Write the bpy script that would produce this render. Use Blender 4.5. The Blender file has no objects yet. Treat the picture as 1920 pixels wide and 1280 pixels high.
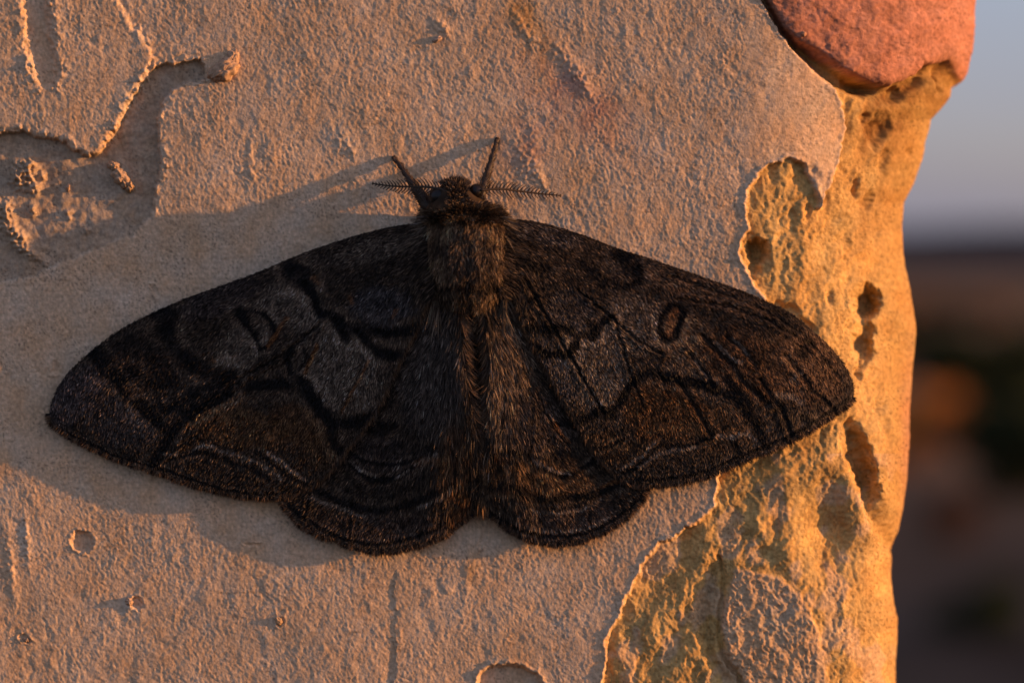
import bpy, math, random
import numpy as np

R = math.radians
rng = np.random.default_rng(7)
random.seed(7)
sc = bpy.context.scene
col = sc.collection

# ------------------------------------------------------------------ camera
S = 0.00006            # metres per photo pixel on the rock face (moth about 9 cm across)
DIST = 0.320           # lens to rock face
EYE = 1.30             # lens height above ground
HOR = 455.0            # photo row of the horizon
cam_d = bpy.data.cameras.new("camera")
cam = bpy.data.objects.new("camera", cam_d)
col.objects.link(cam)
cam.location = (0, -DIST, EYE)
cam.rotation_euler = (R(90), 0, 0)
cam_d.sensor_width = 36.0
cam_d.lens = 36.0 * DIST / (1920 * S)
cam_d.shift_y = -(640 - HOR) / 1920
cam_d.clip_start = 0.01
cam_d.clip_end = 9000
cam_d.dof.use_dof = True
cam_d.dof.focus_distance = DIST - 0.0022
cam_d.dof.aperture_fstop = 15
sc.camera = cam

# ------------------------------------------------------------------ light
SUN_UP = 7.5           # sun above the horizon
GRAZE = 7.8           # sun off the plane of the rock face
v = np.array([math.cos(R(GRAZE)) * math.cos(R(SUN_UP)), -math.sin(R(GRAZE)) * math.cos(R(SUN_UP)), math.sin(R(SUN_UP))])
world = bpy.data.worlds.new("World")
sc.world = world
world.use_nodes = True
wn = world.node_tree
for n in list(wn.nodes):
    wn.nodes.remove(n)
wo = wn.nodes.new("ShaderNodeOutputWorld")
bg = wn.nodes.new("ShaderNodeBackground")
sky = wn.nodes.new("ShaderNodeTexSky")
sky.sky_type = 'NISHITA'
sky.sun_disc = False
sky.sun_elevation = R(SUN_UP)
sky.sun_rotation = math.atan2(v[0], v[1])
sky.altitude = 200
sky.dust_density = 1.9
sky.ozone_density = 2.5
bg.inputs["Strength"].default_value = 0.15
tint = wn.nodes.new("ShaderNodeMix"); tint.data_type = 'RGBA'; tint.blend_type = 'MULTIPLY'
tint.inputs["Factor"].default_value = 1.0
tint.inputs[7].default_value = (1.06, 0.90, 1.02, 1)      # evening air, slightly rosy all over
wn.links.new(sky.outputs[0], tint.inputs[6])
# thin broken evening cloud over the whole sky
wtc = wn.nodes.new("ShaderNodeTexCoord"); wmp = wn.nodes.new("ShaderNodeMapping"); wmp.inputs["Scale"].default_value = (1, 1, 3.5)
wnz = wn.nodes.new("ShaderNodeTexNoise"); wnz.inputs["Scale"].default_value = 3.0; wnz.inputs["Detail"].default_value = 5
wmr = wn.nodes.new("ShaderNodeMapRange")
wmr.inputs["From Min"].default_value = 0.3; wmr.inputs["From Max"].default_value = 0.7; wmr.inputs["To Min"].default_value = 0.38; wmr.inputs["To Max"].default_value = 0.78
cloud = wn.nodes.new("ShaderNodeMix"); cloud.data_type = 'RGBA'
cloud.inputs[7].default_value = (0.86, 0.90, 1.30, 1)
wn.links.new(wtc.outputs["Generated"], wmp.inputs["Vector"]); wn.links.new(wmp.outputs[0], wnz.inputs["Vector"])
wn.links.new(wnz.outputs[0], wmr.inputs["Value"]); wn.links.new(wmr.outputs[0], cloud.inputs["Factor"])
wn.links.new(tint.outputs[2], cloud.inputs[6])
wn.links.new(cloud.outputs[2], bg.inputs[0])
wn.links.new(bg.outputs[0], wo.inputs[0])

sun_d = bpy.data.lights.new("sun", 'SUN')
sun_d.energy = 2.8
sun_d.angle = R(0.55)
sun_d.color = (1.0, 0.47, 0.17)
sun = bpy.data.objects.new("sun", sun_d)
col.objects.link(sun)
sun.location = (2, -1, 3)
from mathutils import Vector
sun.rotation_euler = Vector(v.tolist()).to_track_quat('Z', 'Y').to_euler()

sc.view_settings.view_transform = 'Standard'
sc.view_settings.look = 'None'
sc.view_settings.exposure = 1.15
sc.view_settings.gamma = 1.0
sc.render.engine = 'CYCLES'
sc.cycles.max_bounces = 6
sc.cycles.use_denoising = True

# ------------------------------------------------------------------ helpers
def to_world(x, y, h, hpersp=None):
    """photo pixel (x, y) at height h px in front of the rock plane -> metres"""
    x = np.asarray(x, float); y = np.asarray(y, float); h = np.asarray(h, float)
    k = 1.0 - (h if hpersp is None else hpersp) * S / DIST
    return np.stack([(x - 960) * S * k, -h * S + 0 * x, EYE - (y - HOR) * S * k], -1)

def hash2(ix, iy, seed):
    n = (ix.astype(np.int64) * 374761393 + iy.astype(np.int64) * 668265263 + seed * 1442695041) & 0xFFFFFFFF
    n = ((n ^ (n >> 13)) * 1274126177) & 0xFFFFFFFF
    n = ((n ^ (n >> 16)) * 2246822519) & 0xFFFFFFFF
    return ((n ^ (n >> 15)) & 0xFFFFFF) / float(0x1000000)

def perlin(x, y, seed=0):
    x = np.asarray(x, float); y = np.asarray(y, float)
    ix = np.floor(x); iy = np.floor(y)
    fx = x - ix; fy = y - iy
    ix = ix.astype(np.int64); iy = iy.astype(np.int64)
    u = fx * fx * fx * (fx * (fx * 6 - 15) + 10)
    w = fy * fy * fy * (fy * (fy * 6 - 15) + 10)
    def g(dx, dy):
        a = hash2(ix + dx, iy + dy, seed) * 2 * np.pi
        return np.cos(a) * (fx - dx) + np.sin(a) * (fy - dy)
    n0 = g(0, 0) * (1 - u) + g(1, 0) * u
    n1 = g(0, 1) * (1 - u) + g(1, 1) * u
    return (n0 * (1 - w) + n1 * w) * 1.5

def fbm(x, y, seed=0, octv=3, gain=0.5, lac=2.03):
    s = 0; a = 1.0; t = 0
    for o in range(octv):
        s = s + a * perlin(x, y, seed + o * 17)
        t += a; a *= gain; x = x * lac + 13.1; y = y * lac + 7.7
    return s / t

def sstep(a, b, x):
    t = np.clip((x - a) / (b - a), 0, 1)
    return t * t * (3 - 2 * t)

def seg_dist(x, y, pts, closed=False):
    """distance to a polyline"""
    pts = np.asarray(pts, float)
    d2 = np.full(x.shape, 1e12)
    n = len(pts)
    for i in range(n if closed else n - 1):
        ax, ay = pts[i]; bx, by = pts[(i + 1) % n]
        ex, ey = bx - ax, by - ay
        L = ex * ex + ey * ey + 1e-9
        t = np.clip(((x - ax) * ex + (y - ay) * ey) / L, 0, 1)
        d2 = np.minimum(d2, (x - ax - t * ex) ** 2 + (y - ay - t * ey) ** 2)
    return np.sqrt(d2)

def poly_sd(x, y, pts):
    """signed distance to a polygon, negative inside"""
    pts = np.asarray(pts, float)
    inside = np.zeros(x.shape, bool)
    n = len(pts)
    for i in range(n):
        ax, ay = pts[i]; bx, by = pts[(i + 1) % n]
        c = (ay > y) != (by > y)
        if ay != by:
            inside ^= c & (x < (bx - ax) * (y - ay) / (by - ay) + ax)
    d = seg_dist(x, y, pts, True)
    return np.where(inside, -d, d)

def smooth_curve(pts, n, sm=True):
    """Catmull-Rom through pts, resampled to n points by arc length"""
    p = np.asarray(pts, float)
    if sm and len(p) > 2:
        q = np.vstack([2 * p[0] - p[1], p, 2 * p[-1] - p[-2]])
        out = []
        for i in range(1, len(q) - 2):
            t = np.linspace(0, 1, 24, endpoint=False)[:, None]
            a, b, c, d = q[i - 1], q[i], q[i + 1], q[i + 2]
            out.append(0.5 * (2 * b + (c - a) * t + (2 * a - 5 * b + 4 * c - d) * t ** 2 + (3 * b - a - 3 * c + d) * t ** 3))
        p = np.vstack(out + [p[-1:]])
    s = np.r_[0, np.cumsum(np.linalg.norm(np.diff(p, axis=0), axis=1))]
    u = np.linspace(0, s[-1], n)
    return np.stack([np.interp(u, s, p[:, k]) for k in range(p.shape[1])], -1)

def make_mesh(name, verts, faces, mat, parent=None, colors=None, smooth=True):
    """verts (N,3) world metres, faces: list of (M,k) int arrays"""
    me = bpy.data.meshes.new(name)
    verts = np.ascontiguousarray(verts, np.float32)
    me.vertices.add(len(verts))
    me.vertices.foreach_set("co", verts.ravel())
    li = np.concatenate([f.ravel() for f in faces]).astype(np.int32)
    tot = np.concatenate([np.full(len(f), f.shape[1]) for f in faces]).astype(np.int32)
    start = np.r_[0, np.cumsum(tot)[:-1]].astype(np.int32)
    me.loops.add(len(li)); me.loops.foreach_set("vertex_index", li)
    me.polygons.add(len(tot))
    me.polygons.foreach_set("loop_start", start)
    me.polygons.foreach_set("loop_total", tot)
    if smooth:
        me.polygons.foreach_set("use_smooth", np.ones(len(tot), bool))
    if colors is not None:
        a = me.color_attributes.new("col", 'FLOAT_COLOR', 'POINT')
        c = np.ones((len(verts), 4), np.float32); c[:, :3] = colors
        a.data.foreach_set("color", c.ravel())
    me.update(calc_edges=True)
    me.materials.append(mat)
    o = bpy.data.objects.new(name, me)
    col.objects.link(o)
    if parent is not None:
        o.parent = parent
        o.matrix_parent_inverse = parent.matrix_world.inverted()
    return o

def grid_faces(nr, nc, base=0, wrap=False, flip=False):
    i = np.arange(nr - 1)[:, None]; j = np.arange(nc if wrap else nc - 1)[None, :]
    a = i * nc + j; b = i * nc + (j + 1) % nc
    f = np.stack([a, b, b + nc, a + nc], -1).reshape(-1, 4) + base
    return f[:, ::-1] if flip else f

def tube(pts, rad, n=10, base=0, caps=True):
    """tube along px-space points -> verts (px-space), faces"""
    p = np.asarray(pts, float); rad = np.asarray(rad, float)
    t = np.gradient(p, axis=0); t /= np.linalg.norm(t, axis=1)[:, None] + 1e-9
    up = np.array([0.13, 0.21, 0.97])
    a = np.cross(t, up); a /= np.linalg.norm(a, axis=1)[:, None] + 1e-9
    b = np.cross(t, a)
    th = np.linspace(0, 2 * np.pi, n, endpoint=False)
    V = p[:, None] + rad[:, None, None] * (np.cos(th)[None, :, None] * a[:, None] + np.sin(th)[None, :, None] * b[:, None])
    V = V.reshape(-1, 3)
    F = [grid_faces(len(p), n, base, True)]
    if caps:
        V = np.vstack([V, p[:1], p[-1:]])
        c0 = len(p) * n + base; c1 = c0 + 1
        k = np.arange(n)
        F.append(np.stack([np.full(n, c0), (k + 1) % n + base, k + base], -1))
        e = (len(p) - 1) * n + base
        F.append(np.stack([np.full(n, c1), k + e, (k + 1) % n + e], -1))
    return V, F

def mat_attr(name, rough=0.9, spec=0.2, noise=None, bump=None, attr=True, base=(0.5, 0.5, 0.5), sheen=0.0, trans=0.0):
    m = bpy.data.materials.new(name); m.use_nodes = True
    nt = m.node_tree; b = nt.nodes["Principled BSDF"]
    b.inputs["Roughness"].default_value = rough
    b.inputs["Specular IOR Level"].default_value = spec
    if sheen:
        b.inputs["Sheen Weight"].default_value = sheen
        b.inputs["Sheen Roughness"].default_value = 0.4
    src = None
    if attr:
        a = nt.nodes.new("ShaderNodeAttribute"); a.attribute_name = "col"; src = a.outputs["Color"]
    else:
        c = nt.nodes.new("ShaderNodeRGB"); c.outputs[0].default_value = (*base, 1); src = c.outputs[0]
    tc = nt.nodes.new("ShaderNodeTexCoord")
    if noise:
        sc_, lo, hi = noise
        nz = nt.nodes.new("ShaderNodeTexNoise"); nz.inputs["Scale"].default_value = sc_; nz.inputs["Detail"].default_value = 5
        nt.links.new(tc.outputs["Object"], nz.inputs["Vector"])
        mr = nt.nodes.new("ShaderNodeMapRange")
        mr.inputs["From Min"].default_value = 0.3; mr.inputs["From Max"].default_value = 0.7
        mr.inputs["To Min"].default_value = lo; mr.inputs["To Max"].default_value = hi
        nt.links.new(nz.outputs[0], mr.inputs["Value"])
        mx = nt.nodes.new("ShaderNodeMix"); mx.data_type = 'RGBA'; mx.blend_type = 'MULTIPLY'
        mx.inputs["Factor"].default_value = 1.0
        nt.links.new(src, mx.inputs[6]); nt.links.new(mr.outputs[0], mx.inputs[7])
        src = mx.outputs[2]
    nt.links.new(src, b.inputs["Base Color"])
    if bump:
        sc_, st, dist = bump
        nz = nt.nodes.new("ShaderNodeTexNoise"); nz.inputs["Scale"].default_value = sc_; nz.inputs["Detail"].default_value = 4
        nt.links.new(tc.outputs["Object"], nz.inputs["Vector"])
        bp = nt.nodes.new("ShaderNodeBump"); bp.inputs["Strength"].default_value = st; bp.inputs["Distance"].default_value = dist
        nt.links.new(nz.outputs[0], bp.inputs["Height"]); nt.links.new(bp.outputs[0], b.inputs["Normal"])
    return m

M_rock = mat_attr("sandstone", 0.95, 0.12, noise=(2600, 0.86, 1.12), bump=(4200, 1.0, 0.00006))
M_body = mat_attr("moth_skin", 0.9, 0.1)
M_wing = mat_attr("wing_membrane", 0.85, 0.12)
M_fur = mat_attr("moth_fur", 0.6, 0.15)
M_eye = mat_attr("eye_shell", 0.38, 0.3, attr=False, base=(0.012, 0.008, 0.006))
M_leg = mat_attr("leg_shell", 0.6, 0.3)
M_ground = mat_attr("dry_ground", 1.0, 0.0, noise=(0.9, 0.5, 1.5), attr=False, base=(0.15, 0.10, 0.065))
def ground_zones(m):
    nt = m.node_tree; b = nt.nodes["Principled BSDF"]
    tc = nt.nodes.new("ShaderNodeTexCoord"); ln = nt.nodes.new("ShaderNodeVectorMath"); ln.operation = 'LENGTH'
    nz = nt.nodes.new("ShaderNodeTexNoise"); nz.inputs["Scale"].default_value = 0.25; nz.inputs["Detail"].default_value = 4
    ad = nt.nodes.new("ShaderNodeMath"); ad.operation = 'MULTIPLY_ADD'; ad.inputs[1].default_value = 6.0
    mr = nt.nodes.new("ShaderNodeMapRange"); mr.inputs["From Max"].default_value = 240.0
    rp = nt.nodes.new("ShaderNodeValToRGB")
    el = rp.color_ramp.elements
    el[0].position = 0.055; el[0].color = (.055, .048, .041, 1)
    el[1].position = 1.0; el[1].color = (.05, .05, .055, 1)
    for p, c in ((.085, (.14, .095, .06, 1)), (.45, (.16, .105, .06, 1)), (.62, (.052, .052, .054, 1))):
        q = el.new(p); q.color = c
    nt.links.new(tc.outputs["Object"], ln.inputs[0]); nt.links.new(tc.outputs["Object"], nz.inputs["Vector"])
    nt.links.new(nz.outputs[0], ad.inputs[0]); nt.links.new(ln.outputs["Value"], ad.inputs[2])
    nt.links.new(ad.outputs[0], mr.inputs["Value"]); nt.links.new(mr.outputs[0], rp.inputs["Fac"])
    mul = [n for n in nt.nodes if n.type == 'MIX'][0]
    nt.links.new(rp.outputs[0], mul.inputs[6])
ground_zones(M_ground)
M_hill = mat_attr("hill_scrub", 1.0, 0.0, noise=(0.01, 0.7, 1.3), attr=False, base=(0.035, 0.035, 0.035))
M_leaf = mat_attr("shrub_leaf", 0.8, 0.1)
M_bark = mat_attr("shrub_bark", 0.95, 0.1, attr=False, base=(0.08, 0.055, 0.04))

def tag(o, label=None, cat=None, group=None, kind=None):
    if label: o["label"] = label
    if cat: o["category"] = cat
    if group: o["group"] = group
    if kind: o["kind"] = kind
    return o

# ------------------------------------------------------------------ ground, hills
def build_ground():
    r = np.r_[np.linspace(0.0, 30, 60), np.geomspace(32, 6000, 50)]
    th = np.linspace(0, 2 * np.pi, 96, endpoint=False)
    rr, tt = np.meshgrid(r, th, indexing='ij')
    x = rr * np.cos(tt); y = rr * np.sin(tt)
    z = 0.05 * fbm(x / 2.2, y / 2.2, 3) * sstep(0.5, 3, rr)
    V = np.stack([x, y, z], -1).reshape(-1, 3)
    o = make_mesh("ground", V, [grid_faces(len(r), 96, 0, True)], M_ground)
    o["kind"] = "structure"
    n = 160
    th = np.linspace(R(35), R(145), n)
    prof = np.array([0, .5, .85, 1.0, .8, 0.3, 0.0])
    rad = np.array([900, 1050, 1200, 1350, 1500, 1700, 1900.])
    hh = 9.5 + 6 * fbm(th * 9, th * 0 + 2.2, 5, 4)
    X = rad[:, None] * np.cos(th)[None]; Y = rad[:, None] * np.sin(th)[None]
    Z = prof[:, None] * hh[None] - 0.6 + 2 * fbm(X / 90, Y / 90, 9) * prof[:, None]
    o = make_mesh("hills", np.stack([X, Y, Z], -1).reshape(-1, 3), [grid_faces(len(rad), n)], M_hill)
    o["kind"] = "structure"
build_ground()

# ------------------------------------------------------------------ rock
xs_y = [-400, -200, -60, 0, 60, 100, 150, 180, 205, 225, 260, 300, 350, 380, 430, 500, 560, 600, 640, 700, 750, 800, 850, 900, 950, 1000, 1030, 1080, 1130, 1160, 1200, 1280, 1400, 1700]
xs_x = [1790, 1830, 1829, 1826, 1824, 1820, 1808, 1790, 1770, 1750, 1742, 1735, 1716, 1701, 1697, 1703, 1715, 1722, 1722, 1715, 1713, 1711, 1710, 1707, 1700, 1690, 1679, 1675, 1682, 1690, 1688, 1684, 1690, 1720]

P_skin = [(-9000, -9000), (1200, -9000), (1380, -300), (1427, -10), (1450, 30), (1475, 72), (1500, 95), (1540, 130), (1568, 158), (1583, 200), (1586, 245),
          (1576, 300), (1556, 352), (1538, 392), (1530, 345), (1508, 308), (1478, 298), (1448, 306), (1420, 328), (1402, 362), (1398, 398),
          (1405, 428), (1391, 452), (1388, 480), (1400, 505), (1418, 535), (1436, 562), (1450, 640), (1420, 760), (1360, 850), (1346, 905),
          (1340, 950), (1312, 975), (1282, 995), (1240, 1018), (1212, 1048), (1192, 1085), (1172, 1125), (1156, 1165), (1138, 1200), (1130, 1300), (1140, 1700), (1100, 12000), (-9000, 12000)]
P_block = [(1427, -10), (1450, 30), (1475, 70), (1503, 90), (1545, 118), (1590, 140), (1640, 158), (1668, 163), (1705, 148), (1745, 122), (1775, 118), (1800, 150), (1900, 170), (2200, 100), (2200, -400), (1900, -600), (1600, -600), (1380, -300)]
P_recess = [(-300, 268), (0, 252), (40, 245), (70, 256), (112, 264), (150, 286), (170, 294), (190, 284), (208, 255), (226, 228), (245, 188), (262, 162), (278, 140),
            (292, 124), (330, 120), (378, 112), (388, 150), (345, 157), (322, 166), (308, 192), (296, 222), (299, 258), (302, 292), (301, 330), (290, 372), (284, 408), (250, 440), (150, 480), (60, 520), (-300, 560)]
P_flake = [(-400, -400), (180, -400), (205, -30), (228, 10), (252, 45), (272, 75), (290, 108), (276, 140), (262, 162), (245, 188), (226, 228), (208, 255), (190, 284), (170, 294), (150, 286), (112, 264), (70, 256), (40, 245), (-400, 262)]
P_slot = [(40, -30), (88, -20), (98, 40), (106, 95), (112, 140), (104, 166), (80, 170), (58, 140), (44, 80)]
P_pit = [(884, 1400), (890, 1288), (898, 1262), (922, 1246), (955, 1243), (985, 1250), (1008, 1262), (1024, 1286), (1030, 1400)]
P_plate = [(1380, 1062), (1420, 1072), (1470, 1085), (1505, 1120), (1540, 1190), (1560, 1300), (1420, 1400), (1392, 1275), (1362, 1230), (1352, 1180), (1356, 1140), (1366, 1100)]
P_lens = [(1345, 1038), (1357, 1070), (1354, 1120), (1346, 1170), (1352, 1225), (1385, 1268), (1400, 1300), (1340, 1290), (1310, 1230), (1296, 1160), (1304, 1095), (1322, 1055)]

# dents: cx, cy, rx, ry, turn (deg), depth, edge softness (share of radius)
DENTS = [
    (1420, 472, 29, 25, 25, 46, .7), (1412, 505, 16, 16, 0, 16, .8),
    (1630, 567, 34, 38, 10, 85, .8), (1624, 642, 25, 50, 8, 48, .9), (1618, 700, 12, 20, 0, 12, .9),
    (1598, 840, 22, 62, -8, 16, .9), (1628, 880, 24, 96, -14, 52, .9), (1668, 810, 12, 40, -12, 9, .9), (1655, 760, 15, 26, 0, 8, .9),
    (1560, 990, 86, 122, -12, 46, .98), (1540, 1045, 26, 40, -20, 7, .9),
    (1433, 1035, 24, 22, 0, 9, .8), (1450, 985, 16, 22, 10, 6, .9), (1400, 1000, 12, 16, 0, 5, .9),
    (1655, 245, 30, 40, 12, 26, .8), (1690, 180, 24, 16, -28, 22, .8), (1770, 150, 8, 44, 6, 18, .8), (1738, 132, 14, 18, 30, 18, .8), (1728, 160, 26, 10, -30, 16, .8),
    (1612, 352, 9, 26, 8, 16, .8), (1636, 378, 14, 26, 14, 16, .8), (1650, 430, 12, 40, 0, 9, .9), (1628, 225, 14, 16, 0, 14, .8), (1668, 300, 16, 40, 14, 14, .9), (1712, 285, 8, 14, 0, 8, .9),
    (1480, 580, 36, 14, 30, 14, .8), (1520, 610, 26, 9, 40, 10, .8), (1560, 560, 10, 18, 0, 8, .9),
    (1505, 330, 38, 34, 0, 9, .7), (1520, 395, 12, 28, 4, 8, .9), (1490, 400, 12, 34, 10, 6, .9),
    (155, 1016, 21, 20, 0, 8, .35), (256, 1130, 13, 13, 0, 7, .5), (46, 1198, 12, 8, 0, 5, .6), (525, 1166, 9, 9, 0, 4, .6),
    (104, 690, 9, 16, 20, 5, .6), (290, 545, 6, 16, -45, 3, .7), (472, 1022, 20, 5, 0, 2.5, .7),
    (905, 1005, 7, 24, 15, 2, .8),
]
# soft bumps: cx, cy, rx, ry, turn, height
BUMPS = [(640, 262, 20, 14, 30, 5), (662, 285, 14, 8, 50, 4), (826, 48, 20, 10, 40, 5), (835, 60, 8, 14, 0, 4), (470, 285, 6, 36, 2, 4.5), (474, 330, 6, 14, 0, 4),
         (1060, 110, 50, 16, 50, 5), (1095, 160, 30, 10, 60, 6), (985, 55, 40, 12, 55, 5), (980, 300, 14, 50, -20, 4), (1010, 330, 10, 50, -25, 5), (1000, 250, 12, 40, -10, 4),
         (35, 330, 16, 26, 10, 15), (58, 318, 12, 20, 0, 14), (62, 352, 14, 12, 0, 13), (10, 395, 14, 22, -20, 15), (30, 440, 30, 10, 40, 13), (78, 330, 6, 8, 0, 10),
         (60, 395, 8, 10, 0, 9), (48, 470, 40, 9, 30, 10), (165, 435, 8, 6, 0, 7), (128, 405, 5, 9, 0, 7), (20, 1060, 8, 60, -8, 3), (50, 1010, 6, 40, -6, 3),
         (240, 1140, 7, 9, 0, 7), (250, 1122, 6, 5, 0, 6), (800, 1100, 40, 6, 30, 2.5), (840, 1105, 10, 6, 0, 4), (875, 1080, 8, 60, 4, 2.5), (590, 1030, 6, 6, 0, 4), (1505, 63, 5, 5, 0, 5)]

def oval(x, y, cx, cy, rx, ry, turn):
    a = R(turn); dx = x - cx; dy = y - cy
    u = (dx * math.cos(a) + dy * math.sin(a)) / rx
    w = (-dx * math.sin(a) + dy * math.cos(a)) / ry
    return np.sqrt(u * u + w * w)

def rock_detail(x, y):
    """height (px) and albedo of the rock at photo position"""
    shp = x.shape
    near = (x > -500) & (x < 2200) & (y > -500) & (y < 1800)
    wx = x + 7.0 * fbm(x / 26, y / 26, 31, 3) + 2.4 * perlin(x / 8, y / 8, 41)
    wy = y + 7.0 * fbm(x / 26, y / 26, 57, 3) + 2.4 * perlin(x / 8, y / 8, 67)
    h = 4.5 * fbm(x / 420, y / 420, 1, 2) + 1.3 * fbm(x / 110, y / 130, 2, 3)
    sd_skin = poly_sd(wx, wy, P_skin)
    sd_block = poly_sd(wx, wy, P_block)
    under = sstep(-2.5, 3.0, sd_skin)
    block = 1 - sstep(-4, 3, sd_block)
    under_only = under * (1 - block)
    flank = sstep(1560, 1720, x)
    # fine grain of the skin: short upright strokes with blobs
    rx = x * 0.97 + y * 0.10
    patch = 0.75 + 0.55 * fbm(x / 90, y / 90, 12, 2)
    qx = rx - .35 * y + 5 * perlin(x / 24, y / 24, 25); qy = y + .15 * x + 5 * perlin(x / 24, y / 24, 26)
    g1 = perlin(qx / 5.2, qy / 8.0, 21); g2 = perlin(qx / 3.9, qy / 4.7, 22); g3 = perlin(qx / 15, qy / 22, 23)
    g4 = .5 - 2 * np.abs(perlin(qx / 12, qy / 16, 33))
    grain = (0.66 * g1 + 0.62 * g2 + 0.42 * g3 + .26 * g4) * patch + .55 * perlin((qx + .4 * y) / 19, qy / 60, 34) * sstep(-.15, .3, fbm(x / 160, y / 160, 35, 2)) + 2.4 * np.maximum(0, fbm(qx / 40, qy / 55, 28, 3) - .12) - 2.6 * np.maximum(0, fbm(qx / 46, qy / 40, 29, 3) - .16) + 1.1 * np.maximum(0, perlin(x / 9, y / 11, 24) - 0.3) - .8 * np.maximum(0, perlin(x / 13, y / 12, 27) - 0.3)
    # porous under-layer: bigger lumps, ridges running down
    p1 = perlin((wx + 0.25 * wy) / 22, (wy - .1 * wx) / 34, 71); p2 = perlin(wx / 11, wy / 16, 72); p3 = perlin(wx / 48, wy / 70, 73)
    dimple = np.exp(-oval(x, y, 1555, 985, 75, 105, -12) ** 4)
    pore = (-5.0 * np.abs(p1) - 2.4 * np.abs(p2) + 7 * p3) * (1 - .7 * dimple) - 2.4 * np.maximum(0, perlin(x / 9, y / 11, 74) - .2) + 2.0 + 0.7 * perlin(x / 5, y / 6, 75)
    h = h + grain * (1 - under_only) + under_only * (pore * (1 - 0.35 * flank) - 12)
    # lit rim where the skin breaks
    h = h + 2.0 * np.exp(-((sd_skin + 3) / 3.5) ** 2) * near * (sd_block > 4)
    # overhanging block
    h = h + block * (9 + 6 * fbm(x / 60, y / 60, 91, 4, .6) + 1.0 * g1 + 1.0 * g3 - 5 * np.exp(np.minimum(sd_block, 30) / 14.0))
    crack = seg_dist(wx * 0.6 + x * 0.4, wy * 0.6 + y * 0.4, [(1400, -80), (1425, -12), (1448, 24), (1470, 60), (1492, 86), (1530, 114), (1572, 146), (1612, 164), (1650, 170)])
    wcr = np.interp(x, [1425, 1480, 1540, 1600, 1650], [5, 8, 20, 20, 10])
    h = h - 52 * (1 - sstep(0.25, 1.15, crack / wcr)) * (y > -300)
    h = h - 20 * np.exp(-((poly_sd(x, y, P_block) - 14) / 16.0) ** 2) * (x > 1600) * near
    # the recess and the flakes on the left
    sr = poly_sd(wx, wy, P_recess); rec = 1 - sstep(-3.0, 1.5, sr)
    fade = 1 - 0.75 * sstep(330, 470, y)
    left_fade = 1 - sstep(-2, 60, -x - 240)
    h = h * (1 - 0.35 * rec) - rec * (15.0 * fade * left_fade - 1.4 * perlin(x / 14, y / 12, 102) - 4 * fbm(x / 50, y / 40, 101, 2))
    sf = poly_sd(wx, wy, P_flake); fl = 1 - sstep(-9, 1.0, sf)
    h = h + fl * 5 * near
    h = h - 9 * (1 - sstep(-14, 3, poly_sd(wx, wy, P_slot)))
    sp = poly_sd(wx, wy, P_pit); h = h - 13 * (1 - sstep(-7, 2, sp)) + 2.5 * np.exp(-((sp - 2) / 4) ** 2)
    # crumbly broken edges
    crum = np.maximum(0, perlin(x / 11, y / 12, 112) + .45 * perlin(x / 5, y / 5, 113) + .05)
    h = h + 4.2 * crum * near * (np.exp(-((sr - 5) / 9) ** 2) * fade + .8 * np.exp(-(sf / 11) ** 2) * (x > 195) + .6 * np.exp(-((sp - 5) / 8) ** 2) + .5 * np.exp(-((sd_skin + 4) / 7) ** 2) * (x > 1100) * (sd_block > 4))
    ssl = poly_sd(wx, wy, P_slot); h = h + 4.5 * crum * np.exp(-((ssl - 4) / 12) ** 2)
    # step under the wing
    stp = seg_dist(wx, wy, [(748, 1060), (742, 1120), (744, 1180), (734, 1240), (730, 1400)])
    h = h - 3.6 * np.exp(-stp / 26) * (wx < 741 + 12 * fbm(y / 45, 0 * y + 3.3, 114, 2)) * (.55 + .9 * np.maximum(0, perlin(x / 60, y / 45, 115))) * (y > 1040) * sstep(1050, 1110, y)
    # lower right: plate and lens-shaped hollow
    sl = poly_sd(wx, wy, P_lens)
    h = h - under_only * 0 - 20 * (1 - sstep(-34, 2, sl))
    spl = poly_sd(wx, wy, P_plate); pl = 1 - sstep(-7, 3, spl)
    h = h * (1 - 0.75 * pl) + pl * (-3 + 1.9 * g1 + 2.4 * g3 + 1.0 * g2)
    crk = seg_dist(.6 * wx + .4 * x, wy, [(1346, 1044), (1357, 1075), (1354, 1120), (1347, 1170), (1353, 1222), (1384, 1266), (1405, 1310)])
    h = h - 13 * np.exp(-(crk / 4.5) ** 2)
    grv = seg_dist(wx, wy, [(1604, 800), (1618, 880), (1640, 940), (1662, 985), (1676, 1015)])
    h = h - 22 * np.exp(-(grv / 15) ** 2) * near
    hole = np.zeros(shp)                                  # hollows of the flank go straight back
    for cx, cy, rx_, ry_, tn, dep, sf_ in DENTS:
        m = (np.abs(x - cx) < 2.2 * max(rx_, ry_)) & (np.abs(y - cy) < 2.2 * max(rx_, ry_))
        if m.any():
            o = oval(wx[m], wy[m], cx, cy, rx_, ry_, tn)
            if cx > 1300 and rx_ < 80: o = o + .22 * fbm(x[m] / 26, y[m] / 26, 88, 2)
            (hole if cx > 1590 and dep > 30 else h)[m] -= dep * (1 - sstep(1 - sf_, 1.08, o))
            if cx < 1300:
                h[m] += 2.0 * np.exp(-((o - 1.12) / 0.14) ** 2) * (.6 + 1.6 * perlin(x[m] / 7, y[m] / 7, 19))
    for cx, cy, rx_, ry_, tn, hi in BUMPS:
        m = (np.abs(x - cx) < 3 * max(rx_, ry_)) & (np.abs(y - cy) < 3 * max(rx_, ry_))
        if m.any():
            o = oval(wx[m], wy[m], cx, cy, rx_, ry_, tn)
            h[m] += hi * (1 if cx < 200 else .5) * np.exp(-o * o) * (1 + 0.9 * perlin(x[m] / 8, y[m] / 8, 5))
    # calm where the moth sits
    # ---- albedo
    A = np.empty(shp + (3,))
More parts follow.
